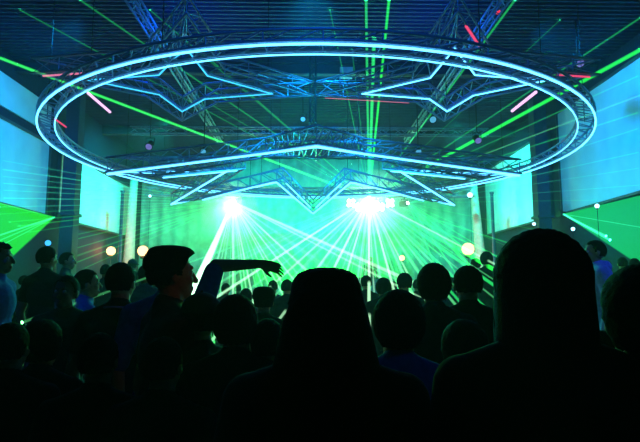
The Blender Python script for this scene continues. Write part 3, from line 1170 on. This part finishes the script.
def slot(o, m):
    if not o.data.materials:
        o.data.materials.append(m)
    o.material_slots[0].link = 'OBJECT'
    o.material_slots[0].material = m


def person(label, px, ytop, y, facing=0, pose='stand', hair='short', shirt='c_black', sleeve='tee', skin='skin', hairmat='hair', g=0.0, group='people in the crowd', lean=0.0, wide=1.0, hood=False, trousers='jeans', pos=None, height=None):
    if pos is None:
        top = at_y(px, ytop, y)
        h = top.z - g
        base = Vector((top.x, top.y, g))
    else:
        base, h = Vector(pos), height
    sc = h / (1.75 + HAIR_TOP[hair])
    if not 0.82 < sc < 1.14:
        print('SCALE', label, round(sc, 2), round(h, 2))
    me = get(('body', pose), lambda: body_mesh(pose, M['skin']))
    o = obj('person', me)
    slot(o, M[skin])
    tag(o, label, 'person', group)
    o.location = base
    o.rotation_euler = (lean, 0, math.radians(facing))
    o.scale = (sc * wide, sc, sc)
    part = (0.44 if pose == 'reach' else 0.26) if sleeve == 'tee' else 0.96
    sg = 0.014 if sleeve == 'tee' else 0.019
    if hood:
        sg = 0.026
    sh = obj('shirt' if not hood else 'hooded_jacket', get(('shirt', pose, sleeve, hood), lambda: shirt_mesh(pose, part, sg, hood)), None, o)
    slot(sh, M[shirt])
    tr = obj('trousers', get('trousers', trousers_mesh), None, o); slot(tr, M[trousers])
    for s in (-1, 1):
        q = obj('shoe', get(('shoe', s), lambda: shoe_mesh(s)), None, o); slot(q, M['shoe'])
    if hair == 'cap':
        q = obj('hair', get(('hair', 'short'), lambda: hair_mesh('short')), None, o); slot(q, M[hairmat])
        q = obj('cap', get('cap', cap_mesh), None, o)
    else:
        q = obj('hair', get(('hair', hair), lambda: hair_mesh(hair)), None, o); slot(q, M[hairmat])
    return o


RG = 0.30   # riser height
# facing: 0 = towards the stage, 90 = turned left, -90 = turned right, 180 = towards the camera
# --- nearest row
person('person with large round dark head nearest the camera on the right', 538, 229, 1.28, 0, wide=1.08, hair='mane', shirt='c_black')
person('person with wide dark bob hair nearest the camera in the centre', 326, 262, 1.40, 0, wide=1.1, hair='bob', shirt='c_black')
person('person with dark head cut by the right edge of the picture', 640, 262, 1.25, 6, hair='round', shirt='c_black')
person('person in blue shirt with dark head between the centre heads', 398, 288, 1.85, -4, hair='round', shirt='c_blue', sleeve='long')
person('tall person with flat dark hair looking right at left of centre', 173, 243, 2.45, -58, hair='flat', shirt='c_maroon')
person('person in dark cap with face turned left below the outstretched arm', 201, 293, 2.3, 40, hair='cap', shirt='c_black')
person('person with rounded dark head below the outstretched hand', 236, 293, 2.15, 0, hair='round', shirt='c_black')
# --- second row
arm_man = person('person in blue shirt stretching right arm out sideways', 169, 252, 3.1, 0, pose='reach', shirt='c_blue', hair='short')
person('person with short dark hair and dark shirt with pale collar trim', 122, 262, 3.2, -6, hair='short', shirt='c_grey')
person('person facing the camera with dark hair and dim face at left', 67, 275, 3.75, 176, hair='short', shirt='c_black', skin='skin2')
person('person in blue shirt and curly hair at the left edge looking right', 1, 241, 3.95, -84, hair='curly', shirt='c_blue', g=RG)
person('person looking right in blue shirt behind the dim facing person', 88, 269, 4.5, -60, hair='short', shirt='c_blue')
person('person with round dark head right of the blue shoulder', 433, 262, 3.1, 0, hair='round', shirt='c_navy')
person('person with dark head second left of the largest head', 467, 265, 3.25, 0, hair='short', shirt='c_black', wide=1.06)
person('tall person with blurred dark head before the left pillar', 48, 246, 5.0, -20, hair='short', shirt='c_black', g=RG)
person('person in profile facing right just right of the left pillar', 68, 252, 7.6, -75, hair='short', shirt='c_navy', g=RG)
drinker = person('person in pale blue hooded jacket holding a drink to the mouth', 594, 240, 5.4, 78, pose='drink', hair='short', shirt='c_pale', sleeve='long', hood=True, g=RG)
person('person with small dark head low between two left onlookers', 25, 275, 8.0, -10, hair='short', shirt='c_black', g=RG)
# --- shorter people filling the dark front rows
FR = 'people in the dark front rows'
for lab, px, yt, yy, hr, sh in (
        ('person in black lowest at the left edge below the curly-haired onlooker', 12, 322, 2.2, 'short', 'c_black'),
        ('dark short person standing below the blurred tall head at left', 44, 318, 2.4, 'round', 'c_black'),
        ('dark person low in front of the cropped hair and pale collar', 100, 332, 2.0, 'short', 'c_black'),
        ('dark short person below the man with the flat dark hair', 164, 336, 1.9, 'short', 'c_black'),
        ('dark person low between rounded head and wide bob hair', 268, 318, 2.2, 'short', 'c_black'),
        ('dark person low between blue shoulder and the largest head', 463, 318, 2.0, 'round', 'c_black'),
        ('dark person low in front of the pale hooded jacket', 600, 330, 2.2, 'short', 'c_black')):
    person(lab, px, yt, yy, random.uniform(-12, 12), hair=hr, shirt=sh, group=FR)
# --- behind: small heads in front of the stage
G = 'distant heads before the stage'
far = [
    ('distant person under the middle of the outstretched hand', 246, 288, 6.6, 'short', 'c_navy'),
    ('dark distant head right of the outstretched hand', 264, 285, 4.2, 'flat', 'c_black'),
    ('small distant head just left of the wide bob hair', 287, 279, 7.4, 'short', 'c_black'),
    ('tiny distant head between hand and bob hair', 273, 280, 9.0, 'short', 'c_navy'),
    ('small distant head first right of the bob hair', 366, 275, 8.0, 'short', 'c_black'),
    ('small distant head third right of the bob hair', 383, 277, 6.6, 'round', 'c_black'),
    ('small distant head with spiky hair left of the round head', 404, 272, 6.4, 'spiky', 'c_black'),
    ('tiny distant head lowest right of the bob hair', 356, 283, 7.2, 'short', 'c_grey'),
    ('tiny distant head behind the spiky-haired head', 417, 279, 9.5, 'short', 'c_black'),
    ('small dark head below the right warm lamp', 475, 258, 9.5, 'short', 'c_maroon'),
    ('small dark head at the foot of the right fabric column', 486, 251, 9.0, 'round', 'c_black'),
    ('small green-lit head left of the cropped short hair', 106, 264, 8.0, 'short', 'c_grey'),
    ('small green-lit head at the foot of the left fabric column', 133, 259, 10.5, 'cap', 'c_grey'),
    ('dark head between the left fabric column and the tall person', 146, 264, 6.2, 'short', 'c_navy'),
    ('tiny head farthest right beside the pale jacket', 622, 257, 10.0, 'short', 'c_grey'),
    ('tiny head at the right edge above the cropped dark head', 634, 258, 9.0, 'short', 'c_black'),
    ('tiny distant head behind the outstretched forearm', 226, 283, 9.5, 'short', 'c_black'),
    ('tiny distant head right of the round centre-right head', 451, 277, 8.5, 'short', 'c_navy'),
    ('tiny distant head behind the bob hair on its right edge', 349, 279, 11.0, 'short', 'c_black'),
    ('tiny distant head in the gap right of the small bob neighbour', 300, 281, 10.5, 'short', 'c_black'),
    ('tiny distant head between the two second-row right heads', 442, 281, 11.5, 'short', 'c_grey'),
    ('tiny distant head close to the spiky hair on its left', 393, 281, 11.0, 'short', 'c_navy'),
    ('small head in shadow left of the man in the dark flat hair', 155, 273, 7.4, 'short', 'c_black'),
    ('tiny distant head under the left burst of light', 238, 284, 12.0, 'short', 'c_black'),
]
for lab, px, yt, yy, hr, sh in far:
    p = at_y(px, yt, yy)
    g = RG if (abs(p.x) > 2.15 and yy > 3.6) else 0
    person(lab, px, yt, yy, random.uniform(-25, 25), hair=hr, shirt=sh, g=g, skin=random.choice(('skin', 'skin2')), group=G)
person('performer in dark shirt standing behind the desk on the stage', 370, 238, 20.9, 180, hair='short', shirt='c_black', pos=(at_y(370, 238, 20.95).x, 20.95, 1.02), height=1.76, group=None or 'performers on the stage')

# drink glass held by the drinker
hm = drinker
bm = NB()
lathe(bm, (0, 0, -0.05), [(0.026, 0), (0.034, 0.11), (0.031, 0.11), (0.024, 0.008)], 16)
gl = tag(obj('drinking_glass', bm, M['glass']), 'small glass held at the mouth by the person in pale jacket', 'glass')
bpy.context.view_layer.update()
gl.location = hm.matrix_world @ Vector((0.045, 0.235, 1.545))
gl.rotation_euler = (0.5, 0.5, math.radians(78))

# collar trim + shoulder tag on the cropped-hair person
cr = [o for o in bpy.data.objects if o.get('label', '').startswith('person with short dark hair and dark shirt')][0]
bm = NB()
pts = [Vector((0.083 * math.cos(a), -0.014 + 0.083 * math.sin(a), 1.487 + 0.012 * -math.sin(a))) for a in [2 * PI * i / 28 for i in range(28)]]
tube(bm, pts, 0.006, True, 6)
obj('collar_trim', bm, M['c_pale'], cr, label='pale collar trim')
bm = NB()
ball(bm, (0.135, -0.055, 1.478), (0.028, 0.020, 0.010))
obj('shoulder_badge', bm, M['c_white'], cr, label='small pale shoulder patch')

# ------------------------------------------------------------------ haze
# denser smoke added round the two bursts to make them glow
for (c_, rad, lab) in ((LA + Vector((0, -0.6, -0.25)), (1.5, 0.9, 1.2), 'added dense smoke glowing round the wide white burst right of centre'), (LB + Vector((0, -0.6, -0.5)), (1.1, 0.8, 1.2), 'added dense smoke glowing round the burst left of centre')):
    bm = NB(); vs_ = ball(bm, (0, 0, 0), rad, 32, 20)
    for v in vs_:
        v.co *= 1 + 0.12 * noise.noise(v.co * 0.9 + c_)
    o = obj('smoke', bm, haze_mat(0.24, 'glow_smoke')); o.location = c_
    tag(o, lab, 'smoke', None, 'stuff')


# ------------------------------------------------------------------ lights
def light(kind, loc, target, energy, col, size=0.2, angle=60, blend=0.6, name='lamp'):
    ld = bpy.data.lights.new(name, kind)
    ld.energy, ld.color = energy, col
    if kind == 'AREA':
        ld.shape = 'RECTANGLE'
        ld.size, ld.size_y = size if isinstance(size, tuple) else (size, size)
    else:
        ld.shadow_soft_size = size
    if kind == 'SPOT':
        ld.spot_size = math.radians(angle)
        ld.spot_blend = blend
    o = bpy.data.objects.new(name, ld)
    C.objects.link(o)
    o.location = loc
    if target is not None:
        o.rotation_euler = (Vector(target) - Vector(loc)).to_track_quat('-Z', 'Y').to_euler()
    return o


GREEN, AQUA, BLUE = (0.02, 1.0, 0.10), (0.03, 1.0, 0.55), (0.02, 0.36, 1.0)
# bursts on the stage truss
light('SPOT', LA + Vector((0, -0.45, -0.1)), LA + Vector((-0.4, -3, -4.0)), 4200, (0.015, 1.0, 0.10), 0.12, 125, 0.6, name='burst_lamp')
light('SPOT', LB + Vector((0, -0.45, -0.1)), LB + Vector((0.6, -3, -4.0)), 2600, (0.015, 1.0, 0.10), 0.12, 125, 0.6, name='burst_lamp')
# floods washing the back curtain from the stage floor and from above
light('SPOT', (0.3, 19.9, 3.6), (0.4, 22.9, 2.9), 6500, (0.0, 1.0, 0.03), 0.3, 120, 1.0, name='curtain_flood')
light('SPOT', (2.4, 19.8, 6.2), (1.6, 22.9, 6.0), 480, (0.0, 0.9, 0.7), 0.3, 120, 1.0, name='curtain_flood')
light('SPOT', (-2.4, 19.8, 6.2), (-1.6, 22.9, 6.0), 480, (0.0, 0.9, 0.7), 0.3, 120, 1.0, name='curtain_flood')
for s in (-1, 1):
    light('SPOT', (s * 4.6, 19.9, 4.4), (s * 5.2, 22.9, 3.4), 380, (0.0, 1.0, 0.22), 0.3, 130, 1.0, name='curtain_flood')
# added point lights that brighten the smoke round both bursts
light('POINT', LA + Vector((0.0, -0.5, -0.22)), None, 230, (0.40, 1.0, 0.5), 0.15, name='burst_glow')
light('POINT', LB + Vector((0.05, -0.5, -0.2)), None, 200, (0.40, 1.0, 0.5), 0.1, name='burst_glow')
# washes on the side screens
for s in (-1, 1):
    light('SPOT', (s * 4.6, 10.0, 6.95), (s * 7.5, 11.5, 4.6), 1050, (0.0, 0.30, 1.0), 0.15, 100, 1.0, name='screen_wash')
    light('SPOT', (s * 4.6, 16.5, 6.95), (s * 7.5, 18.6, 4.3), 2400, (0.0, 0.85, 0.7), 0.15, 95, 1.0, name='screen_wash')
    light('SPOT', (s * 5.4, 12.6, 2.6), (s * 7.5, 12.8, 4.0), 150, (0.0, 0.75, 0.9), 0.1, 120, 1.0, name='screen_wash')
# added cyan fill on the hanging star, without fixtures
light('SPOT', (0.0, 8.0, 6.9), (0.1, 13.2, 4.2), 5500, (0.0, 0.38, 1.0), 0.15, 62, 0.8, name='star_fill')
light('SPOT', (0.1, 16.5, 3.2), (0.1, 12.8, 4.6), 1000, (0.0, 0.55, 1.0), 0.15, 110, 0.8, name='star_fill')
light('SPOT', (0.0, 2.2, 6.9), (0.0, 8.5, 5.3), 420, (0.0, 0.16, 1.0), 0.2, 105, 0.8, name='ring_fill')  # added blue fill from the camera side for ring and stars
# added blue fill: general round the ring, then narrow spots on people
light('POINT', (-2.5, 10.0, 6.3), None, 60, (0.0, 0.08, 1.0), 0.2, name='blue_fill')
light('POINT', (2.5, 10.0, 6.3), None, 60, (0.0, 0.08, 1.0), 0.2, name='blue_fill')
light('SPOT', (5.0, 2.2, 5.6), (2.95, 5.4, 1.5), 300, (0.05, 0.13, 1.0), 0.2, 24, 0.8, name='blue_fill')  # added spot on the pale hooded jacket
light('SPOT', (-4.6, 1.2, 5.0), (-2.5, 4.0, 1.5), 170, (0.0, 0.06, 1.0), 0.2, 22, 0.8, name='blue_fill')  # added spot on the blue shirt at the left edge
light('SPOT', (1.4, -0.6, 4.4), (0.42, 2.0, 1.45), 9, (0.0, 0.04, 1.0), 0.1, 16, 0.8, name='blue_fill')  # added spot on the blue shoulder near the centre
light('SPOT', (0.3, 0.2, 4.4), (-0.72, 3.1, 1.62), 8, (0.06, 0.25, 1.0), 0.1, 15, 0.8, name='blue_fill')  # added spot on the outstretched arm and sleeve
light('SPOT', (1.6, 0.6, 2.6), (-0.66, 2.45, 1.66), 5, (1.0, 0.03, 0.03), 0.1, 15, 0.8, name='red_fill')  # added narrow spot tinting the flat-haired person's face red

w = bpy.data.worlds.new('club_dark')
SC.world = w
w.use_nodes = True
nt = w.node_tree
vn = nt.nodes.new('ShaderNodeVolumeScatter')      # thin smoke haze filling the hall
vn.inputs['Color'].default_value = (1, 1, 1, 1)
vn.inputs['Density'].default_value = 0.0055
vn.inputs['Anisotropy'].default_value = 0.25
nt.links.new(vn.outputs[0], nt.nodes['World Output'].inputs['Volume'])
w.node_tree.nodes['Background'].inputs[0].default_value = (0.0, 0.0, 0.002, 1)
w.node_tree.nodes['Background'].inputs[1].default_value = 1.0

vs = SC.view_settings
vs.view_transform = 'Standard'
vs.look = 'None'
vs.exposure = 0.0
vs.gamma = 1.0
vs.use_curve_mapping = False
cy = SC.cycles
cy.max_bounces = 5
cy.diffuse_bounces = 2
cy.glossy_bounces = 2
cy.volume_bounces = 1
cy.transparent_max_bounces = 16
cy.use_denoising = True
cy.sample_clamp_indirect = 4.0
